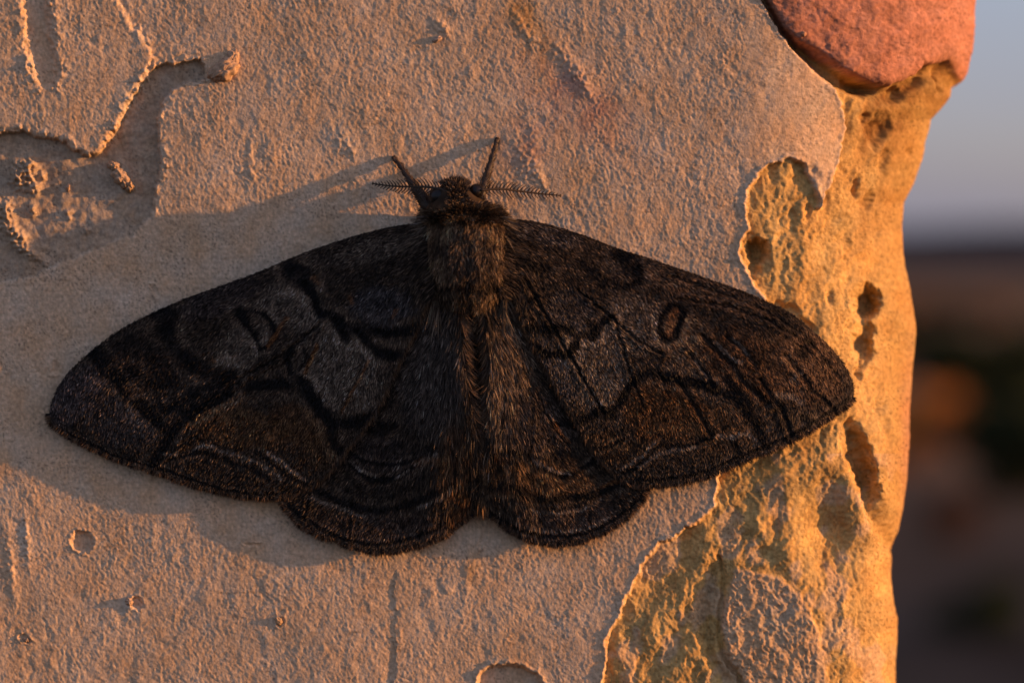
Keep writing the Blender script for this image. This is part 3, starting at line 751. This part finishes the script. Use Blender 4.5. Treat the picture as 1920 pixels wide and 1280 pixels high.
# (wing, kind, half width px, strength, points);  kinds: k black, v vein, l pale, o orange
LINES = [
    # left forewing
    ('FL', 'k', 14, 1, A3([(450, 330), (520, 400), (560, 430)])), ('FL', 'k', 16, 1, A3([(490, 340), (545, 370)])),
    ('FL', 'k', 9, 1, A3([(540, 420), (595, 480), (620, 560), (650, 610), (705, 605), (745, 640), (785, 720), (850, 668), (900, 672), (960, 705), (1050, 722), (1200, 700), (1280, 640)])),
    ('FL', 'k', 11, .9, A3([(760, 660), (800, 740)])),
    ('FL', 'k', 8, 1, A3([(860, 700), (930, 780), (1000, 845), (1120, 850), (1180, 830)])), ('FL', 'k', 11, 1, A3([(1000, 840), (1080, 855)])),
    ('FL', 'k', 5, .95, A3([(170, 640), (180, 590), (230, 590), (300, 600), (350, 645), (375, 720), (345, 790), (285, 815), (262, 760), (225, 705), (170, 640)])),
    ('FL', 'k', 9, .8, A3([(150, 580), (190, 640)])),
    ('FL', 'v', 3.2, .9, A3([(640, 660), (520, 770), (420, 845), (200, 970), (100, 1040)])),
    ('FL', 'v', 2.6, .6, A3([(910, 870), (820, 1080), (760, 1200)])), ('FL', 'v', 2.4, .6, A3([(640, 680), (580, 820), (560, 960)])),
    ('FL', 'k', 11, 1, A3([(-120, 1075), (0, 1070), (150, 1045), (260, 1035), (400, 1020), (500, 1020), (560, 1065), (600, 1130), (645, 1205), (710, 1250), (800, 1262), (920, 1245), (960, 1220)])),
    ('FL', 'k', 6, .9, A3([(470, 820), (440, 870), (470, 950), (530, 1000)])), ('FL', 'k', 5, .8, A3([(550, 820), (560, 880), (520, 930)])),
    ('FL', 'o', 5, .8, A3([(440, 630), (380, 720), (330, 800)])), ('FL', 'o', 4, 1, A3([(620, 790), (585, 880), (548, 960)])), ('FL', 'o', 3, .8, A3([(930, 890), (850, 1040), (770, 1195)])),
    ('FL', 'o', 4, .5, A3([(600, 390), (640, 420)])), ('FL', 'o', 4, .5, A3([(820, 500), (830, 540)])), ('FL', 'o', 4, .5, A3([(1100, 580), (1080, 620)])),
    ('FL', 'k', 18, 1, A2([(690, 590), (760, 620), (740, 680)])), ('FL', 'k', 10, .8, A2([(740, 690), (780, 790), (850, 860), (900, 920)])),
    ('FL', 'k', 13, 1, A2([(300, 830), (345, 880), (370, 940), (440, 985), (520, 960)])), ('FL', 'k', 9, .9, A2([(440, 985), (480, 1060), (540, 1130), (620, 1180), (700, 1170)])),
    ('FL', 'k', 15, 1, A2([(620, 1180), (740, 1200), (860, 1170), (960, 1100), (1080, 1060), (1120, 980)])), ('FL', 'k', 14, .7, A2([(880, 880), (1000, 960), (1100, 980), (1060, 1060)])),
    ('FL', 'k', 10, .8, A2([(1190, 600), (1230, 680), (1280, 720)])),
    ('FL', 'k', 9, 1, B4([(520, 240), (580, 300), (640, 345), (680, 300), (740, 260), (860, 200)])), ('FL', 'k', 10, .9, B4([(560, 470), (610, 400), (660, 320)])),
    ('FL', 'k', 9, .9, B4([(1140, 150), (1190, 230), (1230, 290), (1260, 400), (1320, 440)])),
    ('FL', 'l', 2.6, .9, B4([(620, 420), (700, 425), (770, 385), (860, 420), (960, 450), (1020, 490), (1060, 520)])), ('FL', 'l', 3, 1, B4([(1000, 420), (1050, 445), (1090, 485), (1160, 530)])),
    ('FL', 'k', 4, .9, B4([(640, 440), (760, 410), (860, 450), (950, 480), (1030, 530)])), ('FL', 'k', 4, .9, B4([(960, 410), (1040, 470), (1090, 510), (1180, 540)])),
    ('FL', 'k', 2.8, .9, B4([(215, 325), (300, 368), (430, 428), (560, 468), (660, 495), (720, 515), (830, 555), (940, 568), (1040, 572)])),
    ('FL', 'v', 2.2, .7, A2([(1120, 980), (900, 1230), (820, 1400)])), ('FL', 'v', 2.0, .5, B4([(900, 200), (760, 330), (620, 430), (580, 470)])),
    # right forewing
    ('FR', 'k', 13, 1, A6([(715, 240), (770, 280), (820, 330), (760, 350)])), ('FR', 'k', 8, .9, A6([(820, 340), (830, 400), (760, 440), (700, 440)])),
    ('FR', 'k', 10, .7, A6([(120, 290), (190, 310), (260, 330)])), ('FR', 'k', 10, .6, A6([(480, 300), (560, 360), (620, 420), (680, 400)])),
    ('FR', 'k', 8, 1, A6([(150, 690), (200, 680), (280, 700), (350, 680), (400, 690), (440, 730), (500, 730), (550, 745), (580, 680), (620, 640), (665, 625)])),
    ('FR', 'k', 8, .8, A6([(520, 650), (560, 720)])), ('FR', 'k', 8, 1, A6([(200, 790), (260, 850), (330, 842), (410, 850), (450, 780)])),
    ('FR', 'k', 5, 1, A6([(1060, 555), (1095, 600), (1062, 680), (1045, 740), (995, 765), (950, 700), (958, 620), (1010, 560), (1060, 555)])), ('FR', 'k', 6, .9, A6([(950, 700), (985, 760)])),
    ('FR', 'o', 8, .7, A6([(1040, 590), (1005, 720)])),
    ('FR', 'v', 3, .9, A6([(130, 380), (280, 640), (420, 860), (520, 1040), (610, 1190)])), ('FR', 'v', 2.6, .8, A6([(460, 450), (560, 540), (680, 640), (820, 760), (960, 840)])),
    ('FR', 'v', 2.6, .8, A6([(685, 650), (740, 850), (790, 1010), (860, 1160)])), ('FR', 'v', 2.4, .6, A6([(920, 900), (960, 990), (1010, 1110)])),
    ('FR', 'k', 8, 1, A6([(640, 1200), (700, 1160), (740, 1070), (800, 1005), (860, 962), (940, 960), (1000, 980), (1060, 1005), (1150, 1015), (1280, 1055)])),
    ('FR', 'k', 6, 1, A7([(0, 720), (100, 742), (240, 762), (330, 802), (430, 852), (485, 920), (545, 985), (592, 1060), (632, 1135)])),
    ('FR', 'v', 3.2, .8, A7([(80, 735), (160, 830), (230, 950), (295, 1060)])), ('FR', 'v', 3, .8, A7([(170, 580), (260, 690), (310, 760)])),
    ('FR', 'v', 4, .8, A7([(250, 480), (340, 575), (420, 640), (500, 760), (640, 880)])), ('FR', 'v', 3.4, .8, A7([(390, 480), (480, 560), (560, 640)])),
    ('FR', 'v', 3.2, .9, A7([(735, 585), (830, 690), (900, 790), (1030, 915)])), ('FR', 'v', 3, .9, A7([(590, 730), (650, 830), (720, 910), (785, 1075)])),
    ('FR', 'v', 2.4, .7, A7([(100, 250), (400, 300), (640, 380), (900, 530), (1080, 740)])), ('FR', 'v', 2.0, .7, A7([(60, 120), (360, 220), (640, 330), (860, 480)])),
    ('FR', 'k', 9, .7, A7([(840, 590), (890, 530)])), ('FR', 'k', 7, .8, A7([(400, 740), (560, 960), (600, 1000)])), ('FR', 'k', 6, .6, A7([(480, 520), (660, 660), (760, 720)])),
    ('FR', 'k', 5, .9, A7([(860, 960), (890, 1000)])), ('FR', 'k', 6, .9, A7([(440, 1120), (460, 1180)])), ('FR', 'k', 5, .7, A7([(0, 1080), (100, 1130), (220, 1100), (310, 1070)])),
    ('FR', 'l', 5, .6, A7([(700, 830), (780, 840), (840, 880)])), ('FR', 'l', 3, .7, A7([(330, 1080), (420, 1090), (520, 1060), (560, 1100)])), ('FR', 'l', 3, .5, A7([(780, 740), (840, 700)])),
    ('FR', 'l', 2.6, .6, A7([(320, 520), (430, 620), (480, 640)])), ('FR', 'l', 2.4, .6, A7([(430, 490), (520, 590)])), ('FR', 'l', 2.4, .6, A7([(200, 640), (270, 730)])),
    ('FR', 'k', 4, .9, A5([(1040, 695), (1130, 655), (1210, 570), (1290, 500), (1330, 535), (1480, 512), (1600, 480)])),
    ('FR', 'l', 2.8, .9, A5([(1020, 670), (1090, 640), (1180, 560), (1240, 500)])), ('FR', 'l', 3, .8, A5([(1140, 660), (1220, 600), (1300, 560), (1420, 545), (1500, 530)])),
    ('FR', 'k', 4, .9, A5([(760, 520), (860, 530), (960, 530), (1060, 470)])), ('FR', 'k', 8, .9, A5([(700, 380), (820, 350), (900, 300), (980, 340)])),
    ('FR', 'k', 2.6, .9, [(1592, 746), (1565, 766), (1521, 794), (1484, 816), (1440, 835), (1396, 852), (1330, 880), (1280, 894), (1240, 898), (1190, 898)]),
    # hind wings
    ('HL', 'k', 5, .95, A4([(580, 590), (640, 680), (720, 735), (800, 748), (900, 712), (990, 660), (1060, 600), (1180, 560)])), ('HL', 'k', 4, .9, A4([(590, 560), (680, 620), (780, 640), (900, 640), (1040, 600)])),
    ('HL', 'l', 2.4, .8, A4([(600, 620), (680, 690), (760, 715)])), ('HL', 'l', 2.2, .7, A4([(880, 720), (970, 680)])), ('HL', 'l', 2.6, .8, A4([(1010, 640), (1090, 595), (1170, 565)])),
    ('HL', 'k', 7, .8, A4([(350, 790), (470, 850), (580, 900), (720, 930), (860, 920), (1000, 880), (1120, 820), (1230, 770)])),
    ('HL', 'l', 3, .7, A4([(340, 850), (430, 885), (560, 930), (690, 975)])), ('HL', 'l', 3, .9, A4([(1020, 915), (1120, 870), (1230, 800)])), ('HL', 'o', 6, .45, A4([(1020, 630), (1130, 600), (1260, 640)])), ('HL', 'o', 10, .45, A4([(1250, 820), (1330, 900), (1250, 1000)])),
    ('HL', 'k', 3.4, 1, A4([(180, 865), (290, 970), (420, 1050), (560, 1112), (660, 1135), (780, 1145), (900, 1125), (1050, 1082), (1160, 1030)])),
    ('HL', 'k', 9, .95, A4([(720, 420), (790, 440), (860, 390)])), ('HL', 'k', 7, .9, A4([(790, 380), (795, 385)])), ('HL', 'v', 2.4, .6, A4([(340, 830), (310, 980)])), ('HL', 'v', 2.2, .5, A4([(600, 900), (590, 1110)])),
    ('HL', 'k', 8, .6, A4([(1000, 560), (1120, 540), (1220, 530), (1300, 480)])), ('HL', 'k', 5, .7, A4([(1230, 560), (1260, 640), (1260, 760)])),
    ('HR', 'k', 4.5, .95, A5([(220, 600), (300, 545), (430, 570), (480, 630), (560, 685), (660, 720), (740, 700), (800, 650), (900, 605), (1000, 560)])),
    ('HR', 'l', 2.4, 1, A5([(465, 605), (560, 660), (650, 698), (700, 705)])), ('HR', 'l', 2.2, .7, A5([(800, 625), (850, 590), (940, 570)])), ('HR', 'l', 2.2, .6, A5([(240, 580), (310, 575)])),
    ('HR', 'k', 8, .85, A5([(200, 780), (340, 780), (440, 830), (560, 870), (660, 850), (800, 850), (920, 800), (1040, 745)])), ('HR', 'k', 5, .7, A5([(330, 860), (470, 920), (600, 930), (760, 900)])),
    ('HR', 'l', 2.4, .6, A5([(350, 880), (500, 940), (640, 950), (780, 930), (900, 860)])), ('HR', 'o', 4, .8, A5([(900, 780), (1010, 745)])), ('HR', 'l', 2.2, .6, A5([(380, 1050), (470, 1050), (620, 1075), (800, 1050), (960, 970)])),
    ('HR', 'k', 3.6, 1, A5([(150, 912), (250, 972), (350, 1032), (450, 1068), (560, 1092), (660, 1092), (780, 1078), (900, 1034), (1000, 972), (1080, 910), (1140, 850), (1190, 800)])),
    ('HR', 'v', 2.2, .7, A5([(470, 200), (460, 420), (455, 600)])), ('HR', 'v', 2.4, .7, A5([(480, 160), (580, 380), (680, 520)])), ('HR', 'v', 2.2, .6, A5([(1010, 850), (1040, 930)])), ('HR', 'v', 2, .5, A5([(820, 940), (840, 1040)])),
    ('HR', 'k', 8, .8, A5([(640, 380), (720, 400), (760, 380)])), ('HR', 'k', 10, .6, A5([(190, 520), (240, 640), (240, 760)])), ('HR', 'o', 5, .5, A5([(240, 590), (300, 585)])), ('HR', 'o', 4, .6, A5([(600, 390), (650, 450), (700, 500)])),
]
# soft colour areas, sunlight put into the right wings' tones: wing, cx, cy, rx, ry, turn, colour, strength
GREY = (0.135, 0.100, 0.070); BRN = (0.090, 0.047, 0.019); DRK = (0.014, 0.009, 0.006); RUST = (0.10, 0.046, 0.016); BASE = (0.036, 0.024, 0.015)
AREAS = [
    ('FL', 640, 690, 90, 70, 50, GREY, .9), ('FL', 545, 580, 70, 40, 20, GREY, .75), ('FL', 455, 650, 60, 38, -30, GREY, .7), ('FL', 700, 470, 90, 22, -15, GREY, .45), ('FL', 715, 575, 60, 40, 0, (.06, .055, .055), .6),
    ('FL', 145, 740, 40, 70, 40, (.075, .055, .048), .8), ('FL', 220, 790, 80, 45, 25, (.055, .042, .036), .7), ('FL', 270, 690, 90, 70, 10, DRK, .8), ('FL', 340, 730, 60, 70, 0, DRK, .9), ('FL', 410, 560, 80, 30, -20, (.04, .03, .026), .6),
    ('FL', 450, 800, 110, 40, 10, BRN, .8), ('FL', 560, 800, 60, 40, 30, RUST, .6), ('FL', 480, 880, 110, 30, 12, BASE, .5), ('FL', 600, 840, 40, 40, 0, BRN, .6),
    ('FR', 1110, 690, 70, 80, -30, GREY, .95), ('FR', 1190, 610, 70, 60, 20, GREY, .8), ('FR', 1290, 640, 60, 50, 30, (.14, .088, .050), .9), ('FR', 1060, 520, 100, 60, 30, BASE, .5), ('FR', 1070, 580, 50, 40, 0, (.06, .048, .04), .7),
    ('FR', 1020, 440, 80, 20, 14, (.07, .055, .045), .7), ('FR', 1320, 550, 130, 24, 20, (.10, .060, .034), .9), ('FR', 1040, 700, 30, 70, -30, (.06, .05, .044), .7), ('FR', 1250, 780, 90, 60, 20, RUST, .8), ('FR', 1360, 800, 80, 50, -15, BRN, .6),
    ('FR', 1400, 680, 90, 60, 30, (.075, .036, .015), .8), ('FR', 1510, 690, 75, 65, 40, (.105, .058, .030), .9), ('FR', 1130, 840, 60, 30, 0, BRN, .6),
    ('HL', 800, 690, 70, 140, -10, (.07, .054, .042), .8), ('HL', 700, 850, 110, 40, 5, (.034, .024, .019), .7), ('HL', 720, 990, 140, 30, 0, (.05, .033, .024), .7), ('HL', 850, 870, 30, 80, 0, RUST, .5), ('HL', 620, 960, 60, 30, 30, BASE, .4),
    ('HR', 960, 700, 50, 140, 6, (.115, .078, .05), .9), ('HR', 1010, 800, 70, 60, 0, (.06, .042, .032), .7), ('HR', 1000, 900, 120, 40, 0, BRN, .7), ('HR', 1050, 980, 120, 34, -5, (.07, .046, .032), .8), ('HR', 935, 880, 30, 60, 0, BASE, .5),
]

def wing_albedo(w, x, y):
    wx = x + 4.5 * fbm(x / 20, y / 20, 601, 3); wy = y + 4.5 * fbm(x / 20, y / 20, 631, 3)
    n = fbm(x / 18, y / 18, 651, 3); n2 = fbm(x / 60, y / 60, 661, 2)
    C = np.array(BASE)[None] * (1 + 0.5 * n2)[:, None]
    for ww, cx, cy, rx, ry, tn, cc, s in AREAS:
        if ww == w:
            o = oval(wx, wy, cx, cy, rx, ry, tn)
            m = s * (1 - sstep(0.72, 1.18, o + .35 * n))
            C = C + (np.array(cc) - C) * m[:, None]
    C = C * (1 + 0.9 * n)[:, None]
    # mottling: dark flecks and pale scale patches
    fl = sstep(.18, .45, fbm(x / 11, y / 9, 671, 2)); C = C * (1 - .6 * fl)[:, None]
    groove = np.zeros(len(x))
    for ww, kind, hw, s, pts in LINES:
        if ww != w: continue
        p = np.asarray(pts, float)
        if ww == 'FR' and p[:, 0].mean() > 1260: hw = hw * 1.35
        m = (wx > p[:, 0].min() - 40) & (wx < p[:, 0].max() + 40) & (wy > p[:, 1].min() - 40) & (wy < p[:, 1].max() + 40)
        if not m.any(): continue
        d = seg_dist(wx[m], wy[m], p)
        k = s * (1 - sstep(hw * .55, hw * 1.35, d))[:, None]
        if kind == 'k':
            halo = .55 * s * np.exp(-((d - 2.1 * hw) / (.55 * hw + 1.5)) ** 2)[:, None]
            C[m] = C[m] + (C[m] * 1.5 + np.array([.030, .021, .014]) - C[m]) * halo
        if kind == 'k': C[m] = C[m] + (np.array([.0042, .0034, .003]) - C[m]) * k
        elif kind == 'v':
            C[m] = C[m] + (np.array([.006, .005, .0045]) - C[m]) * k * .9
            groove[m] -= 3.2 * s * np.exp(-(d / hw) ** 2)
            groove[m] += 2.6 * s * np.exp(-((d - 2.3 * hw) / hw) ** 2)
        elif kind == 'l': C[m] = C[m] + (np.array([.20, .15, .11]) - C[m]) * k * .9
        else: C[m] = C[m] + (np.array([.17, .065, .018]) - C[m]) * k * .8
    return np.clip(C, .002, .5), groove

def coons(lead, out, inner, nu, nv, scal):
    """u base->margin, v lead->inner"""
    c0 = smooth_curve(lead, nu); c1 = smooth_curve(inner, nu)
    d0 = smooth_curve([lead[0], ((lead[0][0] + inner[0][0]) / 2, (lead[0][1] + inner[0][1]) / 2), inner[0]], nv)
    d1 = smooth_curve(out, nv)
    if scal:
        tg = np.gradient(d1, axis=0); tg /= np.linalg.norm(tg, axis=1)[:, None]
        nr = np.stack([tg[:, 1], -tg[:, 0]], -1)
        ctr = (c0[0] + c1[0]) / 2
        nr *= np.sign(((d1 - ctr) * nr).sum(1))[:, None]
        s = np.r_[0, np.cumsum(np.linalg.norm(np.diff(d1, axis=0), axis=1))]
        env = np.sin(np.pi * np.linspace(0, 1, nv)) ** .4
        amp = scal[0] * (np.abs(np.sin(np.pi * s / scal[1])) - .6) + 1.6 * perlin(s / 9, s * 0 + 1.5, 71)
        d1 = d1 + nr * (amp * env)[:, None]
    u = np.linspace(0, 1, nu)[:, None, None]; w = np.linspace(0, 1, nv)[None, :, None]
    P = (1 - w) * c0[:, None] + w * c1[:, None] + (1 - u) * d0[None] + u * d1[None]
    P -= (1 - u) * (1 - w) * c0[0] + u * (1 - w) * c0[-1] + (1 - u) * w * c1[0] + u * w * c1[-1]
    return P

def wing_height(w, x, y, u, vv):
    d = np.abs(x - axis_x(y))
    rec = -rock_base(np.minimum(x, 1640.0), y)
    hf = 112 * np.exp(-d / 270) + 24
    if w[0] == 'F':
        h = hf * (1 - 0.25 * vv ** 2 * u) + 7 * np.sin(np.pi * np.clip(vv, 0, 1)) - 7 * np.exp(-vv / .05)
        h = h * (1 - .35 * u ** 3)
        h += 3.0 * fbm(x / 120, y / 120, 701, 2)
    else:
        h = (hf - 24) * (1 - 0.72 * u ** 2.2) + 2.5 * np.sin(vv * 9 * np.pi) * u + 2 * fbm(x / 80, y / 80, 711, 2)
        h = np.maximum(h, 24)
    return h + rec * np.clip(u * 1.2, 0, 1)

def build_wing(code, name, spec, nu, nv, scal, nhair):
    P = coons(spec['lead'], spec['out'], spec['inner'], nu, nv, scal)
    U, Vv = np.meshgrid(np.linspace(0, 1, nu), np.linspace(0, 1, nv), indexing='ij')
    x = P[..., 0].ravel(); y = P[..., 1].ravel(); u = U.ravel(); vv = Vv.ravel()
    h = wing_height(code, x, y, u, vv)
    C, gr = wing_albedo(code, x, y)
    htop = h + gr
    n = len(x); thick = 1.6
    V = np.concatenate([np.stack([x, y, htop], -1), np.stack([x, y, h - thick - 1.5], -1)])
    right = code[1] == 'R'
    F = [grid_faces(nu, nv, 0, False, not right), grid_faces(nu, nv, n, False, right)]
    idx = np.arange(n).reshape(nu, nv)
    rim = np.concatenate([idx[:, 0], idx[-1, 1:], idx[-2::-1, -1], idx[0, -2:0:-1]])
    nx_ = np.roll(rim, -1)
    F.append(np.stack([rim, nx_, nx_ + n, rim + n], -1))
    wing = make_mesh(name, to_world(V[:, 0], V[:, 1], V[:, 2]), F, M_wing, moth, np.concatenate([C * .4, C * .4]))
    # hair-like scales lying over the membrane
    Pg = np.dstack([P, htop.reshape(nu, nv)])
    du = np.gradient(Pg, axis=0); dv = np.gradient(Pg, axis=1)
    area = np.abs(du[..., 0] * dv[..., 1] - du[..., 1] * dv[..., 0]).ravel()
    pr = area / area.sum()
    i = rng.choice(n, nhair, p=pr)
    du = du.reshape(-1, 3)[i]; dv = dv.reshape(-1, 3)[i]
    jit = rng.random((nhair, 2)) - .5
    R0 = Pg.reshape(-1, 3)[i] + du * jit[:, :1] + dv * jit[:, 1:]
    nm = np.cross(du, dv); nm /= np.linalg.norm(nm, axis=1)[:, None] + 1e-9
    nm *= np.sign(nm[:, 2:3])
    eu = du / (np.linalg.norm(du, axis=1)[:, None] + 1e-9); ev = dv / (np.linalg.norm(dv, axis=1)[:, None] + 1e-9)
    sw = 0.5 * fbm(R0[:, 0] / 40, R0[:, 1] / 40, 721, 2)
    mixv = (.35 if code[0] == 'F' else -.05)
    D = eu * (.9) + ev * (mixv + sw)[:, None] + nm * (.10 + .30 * rng.random((nhair, 1))) + .12 * rng.normal(size=(nhair, 3))
    ui = u[i]; vi = vv[i]
    db = np.abs(R0[:, 0] - axis_x(R0[:, 1]))
    L = 5 + 4 * rng.random(nhair) + 16 * np.exp(-((db - 60) / 60) ** 2) * rng.random(nhair)
    if code[0] == 'H':
        L = L + 22 * np.exp(-(db - 20) / 70) * rng.random(nhair) * (ui < .8)
    edge = (ui > .975) | (vi < .012)
    L = np.where(edge, 4, L)
    Wd = 1.2 + .7 * rng.random(nhair)
    mid_ = R0 + D / np.linalg.norm(D, axis=1)[:, None] * L[:, None] * .5
    c, _ = wing_albedo(code, mid_[:, 0], mid_[:, 1])
    sg = np.interp(db, [300, 520], [.65, .42]) if code == 'FR' else .65
    c = c * np.exp(rng.normal(-.15, 1, nhair) * sg)[:, None] * (np.interp(db, [300, 520], [1, 1.25])[:, None] if code == 'FR' else 1)  # right outer scales lightened to carry the sunlit sheen
    make_hair("scales", R0 + nm * .2, D, L, Wd, c * .7, np.clip(c * 1.5, 0, .4), wing, nm, .16)
    # fringe on the outer margin
    def rimhair(idx_line, outv, nfr, Lmin, Lmax, cA, cB, period, nm_):
        k = rng.choice(len(idx_line), nfr)
        p0 = np.concatenate([Pg.reshape(-1, 3)])[idx_line[k]]
        ov = outv[k]
        s = np.r_[0, np.cumsum(np.linalg.norm(np.diff(Pg.reshape(-1, 3)[idx_line][:, :2], axis=0), axis=1))][k]
        dk = sstep(.25, .7, np.abs(np.sin(np.pi * s / period)))
        c = np.array(cA)[None] * (1 - dk)[:, None] + np.array(cB)[None] * dk[:, None]
        c = c * np.exp(rng.normal(0, .35, nfr))[:, None]
        D = ov + .2 * rng.normal(size=(nfr, 3)) - np.array([0, 0, .25])
        make_hair(nm_, p0 - ov * 2 + rng.normal(0, .6, (nfr, 3)), D, Lmin + (Lmax - Lmin) * rng.random(nfr), 1.3 + .8 * rng.random(nfr), c * .8, c * 1.3, wing, np.tile([0, 0, 1.], (nfr, 1)), .1)
    e = Pg[-1]; tg = np.gradient(e, axis=0); ov = np.stack([tg[:, 1], -tg[:, 0], 0 * tg[:, 0]], -1); ov /= np.linalg.norm(ov, axis=1)[:, None] + 1e-9
    ctr = Pg[0].mean(0); ov *= np.sign(((e - ctr)[:, :2] * ov[:, :2]).sum(1))[:, None]
    rimhair(idx[-1], ov, 2600, 8, 15, (.012, .008, .006), (.095, .055, .03), scal[1] * .5, "fringe")
    e = Pg[:, -1]; tg = np.gradient(e, axis=0); ov = np.stack([tg[:, 1], -tg[:, 0], 0 * tg[:, 0]], -1); ov /= np.linalg.norm(ov, axis=1)[:, None] + 1e-9
    ov *= np.sign(((e - Pg[:, 0])[:, :2] * ov[:, :2]).sum(1))[:, None]
    td = tg / (np.linalg.norm(tg, axis=1)[:, None] + 1e-9)
    lo, hi, cnt = (10, 24, 1500) if code[0] == 'F' else (16, 44, 2600)
    rimhair(idx[:, -1], ov * .5 + td * .85, cnt, lo, hi, (.05, .034, .024), (.085, .052, .03), 60, "inner_fringe")
    return wing

for code, nm, spec in (('HL', 'hindwing', HW_L), ('HR', 'hindwing', HW_R)):
    build_wing(code, nm, spec, 150, 130, (4.0, 47), 34000)
for code, nm, spec in (('FL', 'forewing', FW_L), ('FR', 'forewing', FW_R)):
    build_wing(code, nm, spec, 210, 130, (2.4, 42), 62000)

# ------------------------------------------------------------------ shrubs far behind
def shrub(px, base_row, width_px, height_px, leafcol, label, seed, group=None, n=2600):
    """px, base_row: photo position of the foot on the ground; size in photo px at that distance"""
    r_ = np.random.default_rng(seed)
    fpx = DIST / S
    dist = EYE * fpx / (base_row - HOR)
    X = (px - 960) / fpx * dist; Yd = -DIST + dist
    wid = width_px / fpx * dist; hei = height_px / fpx * dist
    e = bpy.data.objects.new("shrub", None); col.objects.link(e); e.location = (X, Yd, 0)
    bpy.context.view_layer.update()
    tag(e, label, "shrub", group)
    lobes = r_.random((9, 3)) * [1, 1, .7] + [-.5, -.5, .15]
    k = r_.integers(0, 9, n)
    d = r_.normal(size=(n, 3)); d /= np.linalg.norm(d, axis=1)[:, None]
    p = lobes[k] * .8 + d * (.30 * r_.random(n) ** .4)[:, None]
    p[:, 2] = np.clip(p[:, 2] + .05, .03, 1.1)
    p = p * [wid, wid, hei]
    ls = max(wid, hei) * .055 * (.6 + .8 * r_.random(n))
    a = r_.normal(size=(n, 3)); a /= np.linalg.norm(a, axis=1)[:, None]
    b = np.cross(a, r_.normal(size=(n, 3))); b /= np.linalg.norm(b, axis=1)[:, None]
    V = np.stack([p - a * ls[:, None], p + b * (ls * .5)[:, None], p + a * ls[:, None], p - b * (ls * .5)[:, None]], 1).reshape(-1, 3) + [X, Yd, 0]
    F = np.arange(4 * n).reshape(-1, 4)
    c = np.array(leafcol)[None] * np.exp(r_.normal(0, .3, n))[:, None]
    f = make_mesh("foliage", V, [F], M_leaf, e, np.repeat(c, 4, 0), smooth=False)
    f["kind"] = "stuff"
    for q in range(5):
        tip = lobes[q] * .8 * [wid, wid, hei]
        pts = np.stack([np.array([0, 0, -.03]) + t * np.array([tip[0], tip[1], max(.2 * hei, tip[2])]) + [0, 0, .05 * hei * math.sin(3 * t)] for t in np.linspace(0, 1, 8)])
        V, Fs = tube(pts, np.linspace(.03, .008, 8) * hei, 7)
        make_mesh("stem", V + [X, Yd, 0], Fs, M_bark, e)

DG = (0.028, 0.036, 0.014); OL = (0.05, 0.045, 0.02); GO = (0.50, 0.21, 0.05); RB = (0.11, 0.055, 0.03)  # orange of GO is sunlight put into the leaf colour
shrub(1860, 760, 260, 150, DG, "large dark green shrub behind the sunlit orange bush", 11)
shrub(1730, 870, 150, 150, GO, "small shrub with sunlit orange painted into its leaves, in front of the dark green bushes", 12)
shrub(1900, 930, 230, 200, DG, "dark olive shrub beside the sunlit orange bush", 13)
shrub(1760, 1000, 130, 90, RB, "low reddish brown shrub in front of the sunlit orange bush", 14)
shrub(1830, 1190, 150, 110, DG, "low dark shrub on the bare grey ground", 15)
shrub(1700, 690, 200, 90, OL, "pale olive shrub half hidden behind the rock", 16)
shrub(1760, 600, 240, 40, RB, "flat strip of dry brown scrub below the far hills", 17)
